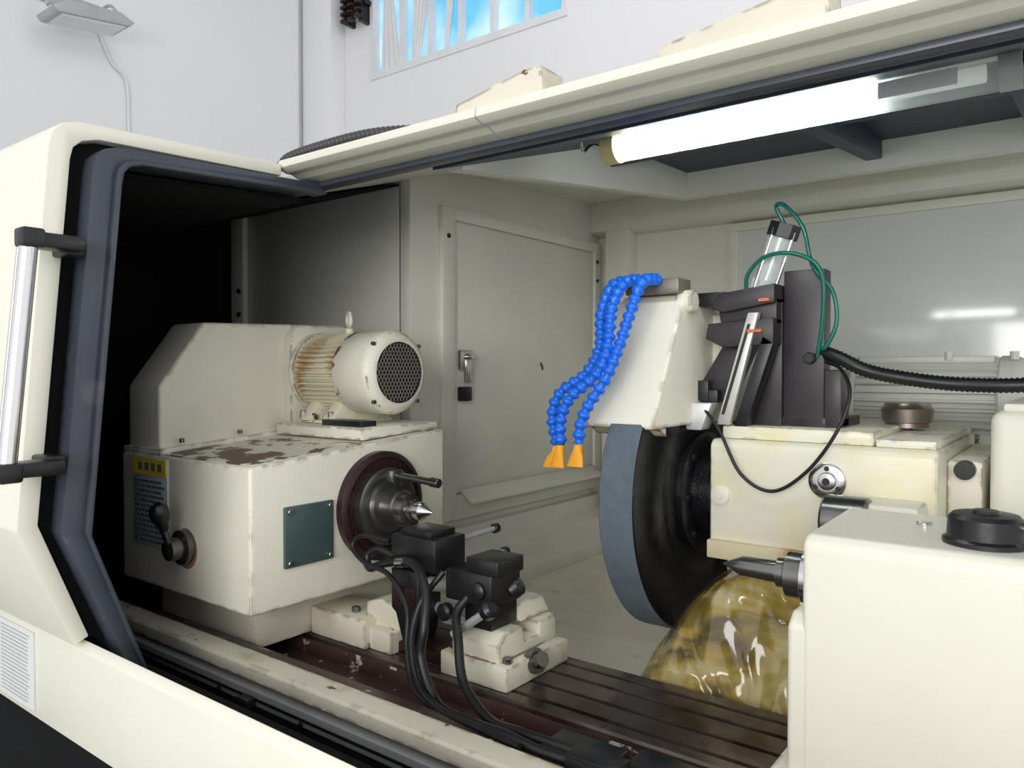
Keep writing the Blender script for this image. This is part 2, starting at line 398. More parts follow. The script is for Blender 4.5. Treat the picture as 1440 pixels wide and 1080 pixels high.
cyl('handle_rib', (-1.56, .570, .25), (-1.56, .527, -.19), .006, CHROME, DR)
for k, (y, z) in enumerate(((.578, .240), (.537, -.185))):
    bm = bmesh.new(); addbox(bm, -1.566, -1.524, y-.020, y+.020, z-.018, z+.018, .006); addbox(bm, -1.60, -1.545, y, y+.10, z-.013, z+.015, .005)
    addbox(bm, -1.645, -1.58, y+.075, y+.112, z-.018, z+.020, .005)
    finish(bm, 'handle_bracket_%d' % k, BLACK, DR)
box('text_sticker', -2.06, -1.87, .696, .6995, -.76, -.585, WHITEL, ENC, bevel=0)
bm = bmesh.new()
for k in range(18):
    x = -2.05
    while x < -1.90:
        w = random.uniform(.004, .014); addbox(bm, x, min(x+w, -1.88), .6945, .696, -.748+k*.0088, -.7455+k*.0088); x += w+.003
finish(bm, 'sticker_print', GREYH, ENC, smooth=False)

# ------------------------------------------------------------------ work table / bed
T = group('machine_table', -1.1, 1.45, -Z0)
slots = [1.355, 1.425, 1.50, 1.56]
prof = [(1.314, -.80), (1.314, -.725), (1.319, -.72)]
for s in slots: prof += [(s-.007, -.72), (s-.007, -.745), (s+.007, -.745), (s+.007, -.72)]
prof += [(1.601, -.72), (1.606, -.725), (1.606, -.80)]
prism('t_slot_table', prof, -2.55, .5, TABLE, T, bevel=0)
bm = bmesh.new(); addbox(bm, -2.55, .5, 1.312, 1.3145, -.775, -.735, .001); finish(bm, 'table_face_strip', BROWN, T)
box('bed_casting', -2.6, .5, 1.04, 1.62, -1.5, -.80, CREAMD, T, bevel=.003)
prism('coolant_gutter', [(1.035, -.662), (1.10, -.682), (1.135, -.695), (1.15, -.765), (1.314, -.770), (1.314, -.80), (1.035, -.80)], -2.6, .5, BROWN, T, bevel=.002)
prism('table_front_rail', [(.995, -.668), (1.0, -.662), (1.050, -.659), (1.055, -.666), (1.055, -.80), (1.02, -.80), (1.02, -.700), (.995, -.695)], -2.6, .5, CREAMD, T, bevel=.0015)
box('linear_guide', -2.6, .5, .985, 1.02, -.742, -.708, GUIDE, T, bevel=.003)
box('guide_groove', -2.6, .5, .983, .986, -.729, -.723, BLACK, T, bevel=0)
box('guide_carrier', -2.6, .5, .99, 1.04, -1.4, -.742, SHADEBLACK, T, bevel=0)
bolts('guide_bolts', [(x, .984, -.735) for x in (-1.9, -1.6, -1.3, -1.0)], (0, -1, 0), .006, .004, BLACK, T)
box('limit_switch', -1.50, -1.46, .96, .985, -.745, -.72, BLACK, T)
bm = bmesh.new(); addbox(bm, -.78, -.64, 1.10, 1.18, -.695, -.665, .005); addbox(bm, -.70, -.60, 1.06, 1.11, -.675, -.64, .005); addbox(bm, -.62, -.5, 1.12, 1.19, -.69, -.66, .005)
finish(bm, 'cable_connectors', BLACK, T)

# ------------------------------------------------------------------ headstock
AY, AZ = 1.46, -.375
H = group('headstock', -1.88, 1.4, -.72)
def hexa(name, x0, x1, y0, y1, zb, zf, zr, mat, parent, bevel=.008):
    return prism(name, [(y0, zb), (y0, zf), (y1, zr), (y1, zb)], x0, x1, mat, parent, 'x', bevel, 3)
hexa('headstock_body', -2.20, -1.58, 1.053, 1.73, -.588, -.232, -.180, CREAMC, H, .010)
box('headstock_base', -2.17, -1.705, 1.15, 1.68, -.72, -.585, CREAMD, H, bevel=.006)
WORN = paint('worn_top', (.80, .77, .66), .45, chips=(.10, .04, .035), chip_th=.55)
WORN2 = paint('worn_top_edge', (.78, .75, .63), .45, chips=(.10, .04, .035), chip_th=.47)
prism('headstock_top_wear', [(1.068, -.2300), (1.70, -.181), (1.70, -.1795), (1.068, -.2284)], -2.0, -1.592, WORN, H, bevel=0)
prism('headstock_edge_wear', [(1.066, -.2298), (1.22, -.2178), (1.22, -.2156), (1.066, -.2276)], -2.0, -1.60, WORN2, H, bevel=0)
prism('belt_guard', [(1.068, -.228), (1.068, -.045), (1.20, .135), (1.74, .150), (1.745, -.178)], -2.19, -2.02, CREAMC, H, 'x', .010, 3)
prism('belt_guard_flange', [(1.060, -.232), (1.060, -.215), (1.755, -.165), (1.755, -.18)], -2.205, -2.0, CREAMC, H, 'x', .003)
prism('belt_guard_shoulder', [(1.47, -.20), (1.47, .10), (1.50, .142), (1.73, .142), (1.73, -.18)], -2.03, -1.985, CREAMC, H, 'x', .008)
bolts('guard_screws', [(-1.998, y, -.205+(y-1.06)*.07) for y in (1.12, 1.3, 1.44)], (0, 0, 1), .007, .012, DSTEEL, H)
ax0, ax1 = (-1.58, AY, AZ), (0, AY, AZ)
lathe('faceplate', ax0, ax1, [(0, .150), (.022, .150), (.026, .146), (.028, .134), (.022, .130), (.022, .0)], DARKMAROON, H, 64)
lathe('spindle_nose', (-1.56, AY, AZ), ax1, [(0, .106), (.02, .106), (.022, .100), (.022, .072), (.034, .068), (.036, .052), (.075, .050), (.078, .044), (.105, .042), (.107, .030), (.125, .028)], DSTEEL, H, 56)
lathe('center_point', (-1.437, AY, AZ), ax1, [(0, .024), (.025, .024), (.028, .020), (.062, .001)], STEEL, H, 32)
bolts('faceplate_bolts', [(-1.555, AY+.088*math.cos(a), AZ+.088*math.sin(a)) for a in [i*math.pi/5+.2 for i in range(10)]], (1, 0, 0), .007, .016, BLACK, H)
bolts('faceplate_holes', [(-1.556, AY+.120*math.cos(a), AZ+.120*math.sin(a)) for a in [i*math.pi/6 for i in range(12)]], (1, 0, 0), .005, .004, BLACK, H)
bm = bmesh.new(); addcyl(bm, (-1.54, AY+.02, AZ+.085), (-1.375, AY+.02, AZ+.075), .010, n=16, bev=.002); addcyl(bm, (-1.40, AY+.02, AZ+.077), (-1.37, AY+.02, AZ+.075), .013, n=16, bev=.002); addbox(bm, -1.555, -1.525, AY, AY+.04, AZ+.05, AZ+.10, .004)
finish(bm, 'driver_pin', DSTEEL, H)
box('cover_plate', -1.582, -1.570, 1.145, 1.295, -.490, -.338, GREEN, H, bevel=.003)
bolts('cover_plate_screws', [(-1.570, y, z) for y in (1.158, 1.282) for z in (-.478, -.350)], (1, 0, 0), .0075, .006, STEEL, H)
box('label_plate', -2.125, -1.945, 1.048, 1.0535, -.480, -.238, LABEL, H, bevel=.001)
box('label_header', -2.122, -1.948, 1.046, 1.049, -.285, -.241, YELLOW, H, bevel=0)
bm = bmesh.new()
for k in range(4): addbox(bm, -2.09+k*.034, -2.07+k*.034, 1.0450, 1.0462, -.273, -.252)
for k in range(13):
    x = -2.115
    while x < -1.97:
        w = random.uniform(.006, .02); addbox(bm, x, min(x+w, -1.955), 1.0465, 1.048, -.468+k*.0135, -.461+k*.0135); x += w+random.uniform(.002, .005)
finish(bm, 'label_print', INK, H, smooth=False)
lathe('lever_hub', (-1.862, 1.053, -.457), (-1.862, 0, -.457), [(0, .045), (.018, .045), (.022, .04), (.024, .030), (.05, .028), (.053, .024)], DSTEEL, H, 32)
cyl('lever_arm', (-1.862, 1.01, -.457), (-1.845, .98, -.385), .009, DSTEEL, H)
lathe('lever_knob', (-1.850, .988, -.400), (-1.825, .955, -.322), [(0, .012), (.015, .014), (.045, .024), (.066, .022), (.078, .010)], BLACK, H, 24)
lathe('lever_stain', (-1.862, 1.0545, -.462), (-1.862, 0, -.462), [(0, .054), (.002, .052)], paint('rust_ring', (.35, .17, .07), .6), H, 24)

# ------------------------------------------------------------------ motors
def motor(name, x0, x1, y, z, r, body, cover, fan=1, grill=True, foot=.05, fins=44, eye=True, fanfrac=.42):
    M = group(name, (x0+x1)/2, y, z-r-foot)
    Lh = x1-x0
    fanl = fanfrac*Lh
    fx0 = x1-fanl if fan > 0 else x0; fx1 = fx0+fanl
    bx0, bx1 = (x0+.04, fx0) if fan > 0 else (fx1, x1-.04)
    pr = []
    for i in range(fins):
        a = 2*math.pi*i/fins; da = 2*math.pi/fins
        for f, rr in ((-.18, .86), (-.14, .99), (.14, .99), (.18, .86)):
            pr.append((y+r*rr*math.cos(a+f*da), z+r*rr*math.sin(a+f*da)))
    prism('finned_body', pr, bx0, bx1, body, M, 'x', 0)
    s = 1 if fan > 0 else -1
    fe = x1 if fan > 0 else x0; st = fx0 if fan > 0 else fx1
    lathe('fan_cover', (st, y, z), (fe+s, y, z), [(0, r*.98), (.006, r*1.02), (fanl-.03, r*1.02), (fanl-.012, r*.97), (fanl-.002, r*.84), (fanl, r*.80)], cover, M, 56)
    if grill:
        lathe('grill_disc', (fe, y, z), (fe+s, y, z), [(0, r*.74), (.0015, r*.735)], BLACK, M, 40)
        bm = bmesh.new(); g = r*.105
        for i in range(-9, 10):
            for j in range(-9, 10):
                yy = (i+.5*(j % 2))*g; zz = j*g*.87
                if math.hypot(yy, zz) < r*.70:
                    t = bmesh.new()
                    vo = [t.verts.new((fe+s*.002, y+yy+g*.56*math.cos(k*math.pi/3+.52), z+zz+g*.56*math.sin(k*math.pi/3+.52))) for k in range(6)]
                    vi = [t.verts.new((fe+s*.0035, y+yy+g*.40*math.cos(k*math.pi/3+.52), z+zz+g*.40*math.sin(k*math.pi/3+.52))) for k in range(6)]
                    for k in range(6): t.faces.new((vo[k], vo[(k+1) % 6], vi[(k+1) % 6], vi[k]))
                    merge(bm, t)
        finish(bm, 'grill_mesh', paint('grill_paint', (.20, .17, .14), .5), M, smooth=False)
        bolts('cover_screws', [(fe-s*.018, y+r*1.0*math.cos(a), z+r*1.0*math.sin(a)) for a in (.7, 2.4, 3.9, 5.5)], (s, 0, 0), .006, .01, DSTEEL, M)
    de = x0 if fan > 0 else x1
    lathe('drive_end_shield', (bx0 if fan > 0 else bx1, y, z), (de-s, y, z), [(0, r*1.0), (.012, r*1.03), (.025, r*.98), (.035, r*.6), (.045, r*.4)], cover, M, 48)
    cyl('shaft', (de+s*.01, y, z), (de-s*.03, y, z), r*.2, DSTEEL, M)
    bm = bmesh.new()
    mx0, mx1 = min(bx0, bx1)+.03, max(bx0, bx1)
    for xx in (mx0, mx1-.045):
        addprism(bm, [(y-r*.95, z-r-foot*.6), (y-r*.95, z-r-foot*.3), (y-r*.6, z-r*.7), (y+r*.6, z-r*.7), (y+r*.95, z-r-foot*.3), (y+r*.95, z-r-foot*.6)], xx, xx+.045, 'x', .004)
    addbox(bm, mx0-.01, mx1+.01, y-r*.95, y+r*.95, z-r-foot*.6, z-r-foot*.42, .003)
    finish(bm, 'motor_feet', body, M)
    if eye:
        bm = bmesh.new(); xc = (bx0+bx1)/2+.03
        addcyl(bm, (xc, y, z+r*.95), (xc, y, z+r*1.10), .014, n=12); addtorus(bm, (xc, y, z+r*1.10+.028), (.5, 1, 0), .021, .007)
        finish(bm, 'eyebolt', cover, M)
    return M
M1 = motor('electric_motor', -2.0, -1.62, 1.58, -.008, .122, MOTORR, CREAMC, 1, foot=.05)
bm = bmesh.new(); addprism(bm, [(1.42, -.195), (1.42, -.162), (1.72, -.158), (1.72, -.178)], -1.99, -1.60, 'x', .003); finish(bm, 'mounting_plate', CREAMC, M1)
bm = bmesh.new(); addbox(bm, -1.80, -1.63, 1.44, 1.50, -.165, -.145, .003); finish(bm, 'tension_bolt_block', BLACK, M1)
bolts('foot_bolts', [(-1.93, 1.475, -.155), (-1.80, 1.475, -.155)], (0, 0, 1), .010, .03, DSTEEL, M1)
M2 = motor('wheel_drive_motor', -.66, -.16, 2.76, -.095, .135, MOTORG, MOTORG, 1, grill=False, foot=.05, fins=30, eye=False, fanfrac=.14)
bm = bmesh.new(); addbox(bm, -.62, -.24, 2.70, 2.84, .02, .042, .004)
for x in (-.36, -.19): addcyl(bm, (x, 2.70, .03), (x, 2.70, .055), .012, n=12)
finish(bm, 'motor_top_rail', MOTORG, M2)
box('motor_platform', -.72, -.12, 2.63, 2.96, -.45, -.26, CREAMC, M2)

# ------------------------------------------------------------------ grinding wheel
WY, WZ, WR = 2.06, -.345, .39
GW = group('grinding_wheel', -.95, WY, WZ)
lathe('abrasive_rim', (-1.0, WY, WZ), (0, WY, WZ), [(0, .15), (0, WR-.004), (.004, WR), (.091, WR), (.095, WR-.004), (.095, .30)], WHEEL, GW, 128)
lathe('wheel_side', (-.93, WY, WZ), (0, WY, WZ), [(0, .1), (0, .377), (.0265, .386), (.029, .384), (.029, .29), (.026, .285), (.028, .23), (.032, .22), (.038, .215), (.040, .2), (.040, .05)], WHEELS, GW, 96)
lathe('wheel_flange', (-.895, WY, WZ), (0, WY, WZ), [(0, .17), (.02, .17), (.024, .165), (.026, .12), (.07, .12)], WHEELS, GW, 64)
bolts('wheel_flange_bolts', [(-.872, WY+.148*math.cos(a), WZ+.148*math.sin(a)) for a in [i*math.pi/4 for i in range(8)]], (1, 0, 0), .009, .01, BLACK, GW)

# guard
WG = group('wheel_guard', -.97, 2.1, -.15)
bm = bmesh.new()
addprism(bm, [(1.730, -.150), (1.728, -.135), (1.900, .185), (1.925, .205), (2.33, .205), (2.52, .02), (2.52, -.75), (2.46, -.75), (2.46, -.15)], -1.070, -.875, 'x', .008, 3)
finish(bm, 'guard_hood', CREAMC, WG)
box('guard_side_plate', -.885, -.83, 2.10, 2.44, -.15, .16, CREAMC, WG, bevel=.006)
prism('guard_nose', [(1.725, -.15), (1.755, -.152), (1.79, -.172), (1.79, -.15)], -1.075, -.87, CREAMD, WG, bevel=.001)
cyl('guard_boss', (-.90, 1.93, .185), (-.855, 1.93, .185), .030, CREAMC, WG, bev=.004)
bm = bmesh.new(); addbox(bm, -.90, -.80, 2.00, 2.06, .175, .212, .004); addcyl(bm, (-.80, 2.03, .19), (-.77, 2.03, .19), .014, n=16)
finish(bm, 'guard_fittings', BLACK, WG)
bolts('guard_side_bolts', [(-.83, 2.16, -.02), (-.83, 2.36, -.02)], (1, 0, 0), .007, .006, DSTEEL, WG)

# coolant hoses
CH = group('coolant_hose', -1.0, 1.72, .2)
box('hose_manifold', -1.04, -.88, 1.88, 1.96, .205, .245, paint('manifold', (.22, .20, .16), .4, metal=.5), CH, bevel=.004)
def loc(i):
    return (.0115, .0160, .0172, .0160, .0115, .0105)[i % 6]
hp = [
 [(-1.005, 1.88, .240), (-1.030, 1.80, .228), (-1.035, 1.745, .15), (-1.025, 1.72, .06), (-1.055, 1.70, -.01), (-1.120, 1.68, -.06), (-1.14, 1.67, -.12), (-1.125, 1.67, -.20)],
 [(-.975, 1.88, .243), (-.990, 1.79, .23), (-.995, 1.73, .16), (-.990, 1.70, .06), (-1.010, 1.68, -.01), (-1.075, 1.66, -.07), (-1.10, 1.65, -.13), (-1.10, 1.65, -.195)],
 [(-.94, 1.88, .243), (-.945, 1.80, .228), (-.955, 1.75, .14), (-.965, 1.715, .06), (-.985, 1.685, -.02), (-1.022, 1.66, -.09), (-1.040, 1.65, -.14), (-1.045, 1.65, -.19)]]
for k, p in enumerate(hp):
    tube('hose_%d' % (k+1), p, loc, BLUE, CH, n=14, step=.0043, ang=80)
for k, (x, y, z, s) in enumerate(((-1.125, 1.67, -.20, 1), (-1.10, 1.65, -.195, .6), (-1.045, 1.65, -.19, .7))):
    bm = bmesh.new(); t = bmesh.new()
    secs = [(0, .011, .011), (-.015, .012, .012), (-.03, .026*s, .009), (-.058, .036*s, .006)]
    rings = [[t.verts.new((x-(.012*(-dz)/.058)+a*math.cos(q*math.pi/8), y+b*math.sin(q*math.pi/8), z+dz)) for q in range(16)] for dz, a, b in secs]
    for a, b in zip(rings, rings[1:]):
        for q in range(16): t.faces.new((a[q], a[(q+1) % 16], b[(q+1) % 16], b[q]))
    t.faces.new(rings[0]); t.faces.new(rings[-1]); merge(bm, t)
    finish(bm, 'nozzle_%d' % (k+1), ORANGE, CH)

# ------------------------------------------------------------------ wheelhead
WH = group('wheelhead', -.55, 2.3, -.83)
bm = bmesh.new()
addprism(bm, [(1.95, -.46), (1.95, -.20), (1.965, -.185), (2.62, -.185), (2.62, -.46)], -.82, -.28, 'x', .008, 3)
finish(bm, 'wheelhead_body', CREAMY, WH)
box('wheelhead_slide', -.80, -.20, 2.02, 3.0, -.83, -.46, CREAMD, WH, bevel=.006)
box('top_cover', -.80, -.42, 1.985, 2.56, -.185, -.150, CREAMY, WH, bevel=.006)
box('top_cover_side', -.415, -.285, 1.975, 2.58, -.185, -.165, CREAMC, WH, bevel=.005)
box('side_step', -.28, -.205, 2.08, 2.6, -.46, -.215, CREAMC, WH, bevel=.008)
cyl('side_plug', (-.24, 2.08, -.235), (-.24, 2.05, -.235), .022, BLACK, WH)
lathe('filler_cap', (-.41, 2.33, -.157), (-.41, 2.33, 1), [(0, .055), (.012, .055), (.014, .062), (.05, .066), (.056, .060), (.066, .056), (.068, .030), (.060, .028)], paint('cap_metal', (.30, .25, .22), .3, metal=.8, var=.3), WH, 28)
lathe('sight_port', (-.517, 1.951, -.272), (-.517, 0, -.272), [(0, .044), (.008, .044), (.011, .040), (.011, .022), (.016, .020), (.018, .012)], STEEL, WH, 40)
bolts('sight_port_bolts', [(-.517+.031*math.cos(a), 1.94, -.272+.031*math.sin(a)) for a in (1.57, 3.66, 5.76)], (0, -1, 0), .006, .004, BLACK, WH)
cyl('sight_port_glass', (-.517, 1.934, -.272), (-.517, 1.931, -.272), .009, BLACK, WH)
lathe('blank_port', (-.790, 1.951, -.335), (-.790, 0, -.335), [(0, .026), (.006, .025), (.008, .020), (.008, .008), (.011, .007)], CREAM, WH, 32)
bm = bmesh.new(); addcyl(bm, (-.93, WY+.0, WZ), (-.82, WY, WZ), .11, n=40)
finish(bm, 'wheel_spindle', BLACK, WH)
cyl('internal_spindle_nose', (-.50, 1.86, -.35), (-.40, 1.86, -.35), .060, DSTEEL, WH, bev=.006)
box('internal_spindle_mount', -.43, -.30, 1.84, 1.96, -.42, -.30, CREAMC, WH, bevel=.01)
box('wheelhead_apron', -.82, -.40, 1.93, 1.955, -.50, -.452, paint('rust_edge', (.70, .62, .42), .5, stain=(.40, .17, .06), stain_th=.52), WH, bevel=.004)
SB = group('control_housing', 0, 2.3, -.5)
box('housing_body', -.188, .35, 2.02, 2.55, -.83, -.090, CREAM, SB, bevel=.03, seg=4)
box('housing_lid', -.165, .33, 2.04, 2.53, -.095, -.075, CREAM, SB, bevel=.008)

# ------------------------------------------------------------------ wheel dresser
WD = group('wheel_dresser', -.68, 2.12, -.15)
bm = bmesh.new(); addbox(bm, -.662, -.557, 2.06, 2.12, -.150, .262, .004); addbox(bm, -.64, -.60, 2.12, 2.26, -.15, .20, .004); addbox(bm, -.557, -.515, 2.06, 2.14, -.150, .0, .004); addbox(bm, -.70, -.515, 2.06, 2.26, -.150, -.125, .003)
finish(bm, 'upright_bracket', SHEETC, WD)
bm = bmesh.new()
addprism(bm, [(-.838, .165), (-.818, .205), (-.664, .225), (-.664, .175), (-.80, .155)], 1.99, 2.16, 'y', .003)
addprism(bm, [(-.822, .160), (-.800, .178), (-.664, .19), (-.664, .12), (-.815, .12)], 2.01, 2.15, 'y', .003)
addprism(bm, [(-.850, .085), (-.842, .125), (-.664, .135), (-.664, .065), (-.80, .060)], 1.985, 2.16, 'y', .003)
finish(bm, 'slide_block', SHEETC, WD)
prism('slide_arm', [(-.800, .095), (-.732, .095), (-.815, -.085), (-.895, -.060)], 2.03, 2.12, SHEETC, WD, 'y', .004)
prism('gusset', [(-.690, .18), (-.662, .18), (-.662, -.15), (-.745, -.15), (-.74, -.10)], 2.05, 2.14, SHEETC, WD, 'y', .003)
prism('scale_bar', [(-.812, -.148), (-.776, -.148), (-.700, .150), (-.728, .150)], 1.975, 2.00, paint('scale_bar_alu', (.62, .62, .58), .35, metal=.3), WD, 'y', .003)
prism('scale_bar_slot', [(-.798, -.12), (-.790, -.12), (-.720, .12), (-.727, .12)], 1.972, 1.977, BLACK, WD, 'y', 0)
prism('slide_gib', [(-.768, -.15), (-.735, -.15), (-.664, .07), (-.692, .09)], 1.985, 2.03, BLACK, WD, 'y', .002)
bm = bmesh.new(); addbox(bm, -.728, -.690, 1.970, 1.984, .098, .106); addbox(bm, -.700, -.672, 1.975, 1.988, .178, .186)
finish(bm, 'orange_wipers', ORED, WD)
bm = bmesh.new(); addbox(bm, -.87, -.82, 2.0, 2.04, -.09, -.055, .003); addbox(bm, -.875, -.845, 1.995, 2.03, -.085, -.03, .002)
finish(bm, 'arm_clamp', BLACK, WD)
prism('diamond_holder', [(-.915, -.165), (-.85, -.165), (-.820, -.090), (-.885, -.090)], 1.96, 2.02, paint('holder_alu', (.7, .7, .7), .35, metal=.3), WD, 'y', .004)
cyl('diamond_tool', (-.87, 2.0, -.14), (-.925, 2.0, -.165), .008, STEEL, WD, r2=.004)
a0, a1 = Vector((-.728, 2.09, .215)), Vector((-.672, 2.09, .375))
ad = (a1-a0).normalized()
cyl('air_cylinder_tube', a0, a1, .034, CLEARP, WD)
cyl('air_cylinder_rod', a0, a1, .018, STEEL, WD)
cyl('air_cylinder_cap', a1-ad*.02, a1+ad*.018, .044, BLACK, WD, n=8)
cyl('air_cylinder_base', a0-ad*.01, a0+ad*.03, .040, GREYH, WD, n=8)
bm = bmesh.new()
for q in (0, 1.57, 3.14, 4.71):
    u = ad.orthogonal().normalized(); w = ad.cross(u); o = (u*math.cos(q+.4)+w*math.sin(q+.4))*.037
    addcyl(bm, a0+o, a1+o, .004, n=8)
finish(bm, 'tie_rods', STEEL, WD)
tube('air_hose_1', [(-.67, 2.09, .39), (-.69, 2.08, .440), (-.66, 2.06, .435), (-.61, 2.05, .37), (-.585, 2.05, .27), (-.535, 2.05, .20), (-.525, 2.05, .12), (-.55, 2.05, .06), (-.57, 2.06, .055)], .0055, GHOSE, WD)
tube('air_hose_2', [(-.765, 2.06, .215), (-.755, 2.05, .26), (-.71, 2.04, .30), (-.64, 2.03, .305), (-.575, 2.03, .275), (-.555, 2.04, .22), (-.56, 2.05, .12), (-.575, 2.06, .03)], .0055, GHOSE, WD)
tube('sensor_cable', [(-.55, 2.05, .02), (-.50, 2.0, .0), (-.465, 1.94, -.06), (-.49, 1.92, -.15), (-.56, 1.925, -.25), (-.6455, 1.93, -.307), (-.727, 1.93, -.27), (-.79, 1.94, -.16), (-.85, 1.97, -.10)], .0045, RUBBER, WD)
tube('corrugated_conduit', [(-.575, 2.08, .05), (-.52, 2.06, .03), (-.46, 2.06, 0), (-.39, 2.08, -.018), (-.27, 2.1, -.034), (-.13, 2.1, -.035), (.0, 2.15, -.015)], lambda i: .0185 if i % 2 else .0155, RUBBER, WD, step=.0055, ang=80)
bolts('bracket_knobs', [(-.59, 2.06, .03)], (0, -1, 0), .016, .022, BLACK, WD)

# ------------------------------------------------------------------ plastic film drape
bm = bmesh.new(); nx, ny = 90, 64; grid = []
for i in range(nx+1):
    row = []
    u = i/nx; x = -.90 + .55*u
    top = -.73 + .255*(1-math.exp(-u*5.5))
    for j in range(ny+1):
        v = j/ny
        y = 1.925 - .29*math.sin(v*math.pi/2)**.9 + .02*math.sin(9*u+4*v)
        z = top - (top+.815)*(v**1.8)
        n0 = noise.noise(Vector((x*5, y*5, z*5)))
        n1 = 1-2.4*abs(noise.noise(Vector((x*9+2, y*7, z*6))))
        n2 = 1-2.4*abs(noise.noise(Vector((x*20+3+z*8, y*8, z*9))))
        nz = n0*.028 + n1*.011 + n2*.005
        row.append(bm.verts.new((x+nz*.4, max(min(y-nz, 1.925), 1.612), max(z+nz*.8, -.815))))
    grid.append(row)
for i in range(nx):
    for j in range(ny): bm.faces.new((grid[i][j], grid[i+1][j], grid[i+1][j+1], grid[i][j+1]))
finish(bm, 'splash_film', FILM, ang=180)

# ------------------------------------------------------------------ tailstock
TS = group('tailstock', -.12, 1.46, -.72)
bm = bmesh.new()
addprism(bm, [(1.30, -.69), (1.30, -.290), (1.315, -.274), (1.60, -.270), (1.62, -.285), (1.62, -.69)], -.385, .30, 'x', .016, 4)
finish(bm, 'tailstock_body', CREAM, TS)
prism('tailstock_lower', [(1.302, -.70), (1.302, -.43), (1.33, -.41), (1.61, -.41), (1.63, -.44), (1.63, -.70)], -.41, .29, CREAM, TS, 'x', .010, 3)
box('tailstock_foot', -.44, .35, 1.27, 1.64, -.72, -.685, CREAMC, TS, bevel=.006)
lathe('quill', (-.36, AY, AZ-.01), (-1, AY, AZ-.01), [(0, .050), (.055, .050), (.058, .046), (.060, .043), (.095, .043), (.098, .038), (.10, .028), (.115, .028), (.117, .021), (.185, .020), (.225, .001)], DSTEEL, TS, 40)
cyl('quill_ring', (-.425, AY, AZ-.01), (-.40, AY, AZ-.01), .051, STEEL, TS)
lathe('knob_hub', (-.134, 1.40, -.272), (-.134, 1.40, 1), [(0, .060), (.006, .060), (.010, .054), (.040, .052), (.046, .046), (.048, .020), (.052, .018)], BLACK, TS, 40)
cyl('knob_lever', (-.10, 1.40, -.245), (.03, 1.37, -.225), .008, STEEL, TS)
lathe('lever_ball', (.02, 1.372, -.226), (.06, 1.36, -.222), [(0, .008), (.008, .018), (.02, .021), (.032, .018), (.04, .006)], BLACK, TS, 20)
cyl('oil_plug', (-.235, 1.50, -.272), (-.235, 1.50, -.266), .013, STEEL, TS)

# ------------------------------------------------------------------ gauge / steady device
GA = group('measuring_gauge', -1.25, 1.42, -.72)
bm = bmesh.new()
addbox(bm, -1.70, -1.48, 1.32, 1.46, -.72, -.645, .005); addbox(bm, -1.60, -1.40, 1.335, 1.50, -.72, -.665, .005)
addprism(bm, [(-1.52, -.665), (-1.52, -.61), (-1.47, -.595), (-1.38, -.595), (-1.36, -.62), (-1.36, -.665)], 1.36, 1.54, 'y', .004)
finish(bm, 'rear_base_blocks', CREAMD, GA)
bm = bmesh.new()
addbox(bm, -1.23, -1.03, 1.33, 1.58, -.72, -.665, .005)
addprism(bm, [(1.34, -.665), (1.34, -.625), (1.37, -.60), (1.43, -.60), (1.44, -.64), (1.50, -.64), (1.50, -.61), (1.57, -.605), (1.57, -.665)], -1.20, -1.06, 'x', .004)
addprism(bm, [(-1.20, -.62), (-1.18, -.565), (-1.10, -.565), (-1.08, -.60)], 1.45, 1.57, 'y', .004)
finish(bm, 'front_base_block', CREAMD, GA)
box('base_strip', -1.42, -1.22, 1.36, 1.50, -.72, -.69, DARKMAROON, GA)
bm = bmesh.new(); addbox(bm, -1.385, -1.235, 1.32, 1.43, -.485, -.405, .005); addbox(bm, -1.36, -1.26, 1.33, 1.42, -.408, -.390, .003)
addprism(bm, [(-1.385, -.49), (-1.29, -.49), (-1.29, -.60), (-1.31, -.67), (-1.345, -.67), (-1.37, -.60), (-1.385, -.59)], 1.32, 1.40, 'y', .004)
finish(bm, 'gauge_body', BLACK, GA)
bm = bmesh.new(); addbox(bm, -1.375, -1.345, 1.316, 1.322, -.585, -.53, .001); addbox(bm, -1.33, -1.30, 1.316, 1.322, -.585, -.53, .001)
finish(bm, 'gauge_side_pads', DARKMAROON, GA)
bm = bmesh.new(); addbox(bm, -1.205, -1.065, 1.32, 1.43, -.535, -.462, .006); addbox(bm, -1.15, -1.055, 1.33, 1.43, -.468, -.430, .005); addbox(bm, -1.17, -1.09, 1.35, 1.45, -.60, -.53, .004); addbox(bm, -1.17, -1.13, 1.42, 1.50, -.57, -.46, .004)
finish(bm, 'gauge_head', BLACK, GA)
bm = bmesh.new()
addcyl(bm, (-1.30, 1.36, -.525), (-1.18, 1.36, -.51), .018, n=20, bev=.002); addcyl(bm, (-1.30, 1.39, -.59), (-1.10, 1.39, -.575), .014, n=20, bev=.002)
addcyl(bm, (-1.26, 1.42, -.425), (-1.26, 1.57, -.420), .007, n=12); addcyl(bm, (-1.22, 1.42, -.480), (-1.22, 1.56, -.475), .009, n=12)
addcyl(bm, (-1.17, 1.31, -.61), (-1.06, 1.32, -.53), .010, n=12)
finish(bm, 'gauge_rods', GUIDE, GA)
bm = bmesh.new()
for p in ((-1.26, 1.57, -.42), (-1.22, 1.56, -.475)): addcyl(bm, p, (p[0], p[1]+.018, p[2]), .013, n=12, bev=.002)
addlathe(bm, (-1.08, 1.40, -.52), (-1.05, 1.42, -.49), [(0, .012), (.012, .024), (.032, .024), (.042, .014)], 20)
addlathe(bm, (-1.08, 1.315, -.545), (-1.03, 1.30, -.51), [(0, .012), (.010, .021), (.030, .021), (.038, .012)], 20)
addlathe(bm, (-1.19, 1.32, -.56), (-1.19, 1.2, -.56), [(0, .012), (.006, .020), (.022, .020), (.028, .014)], 20)
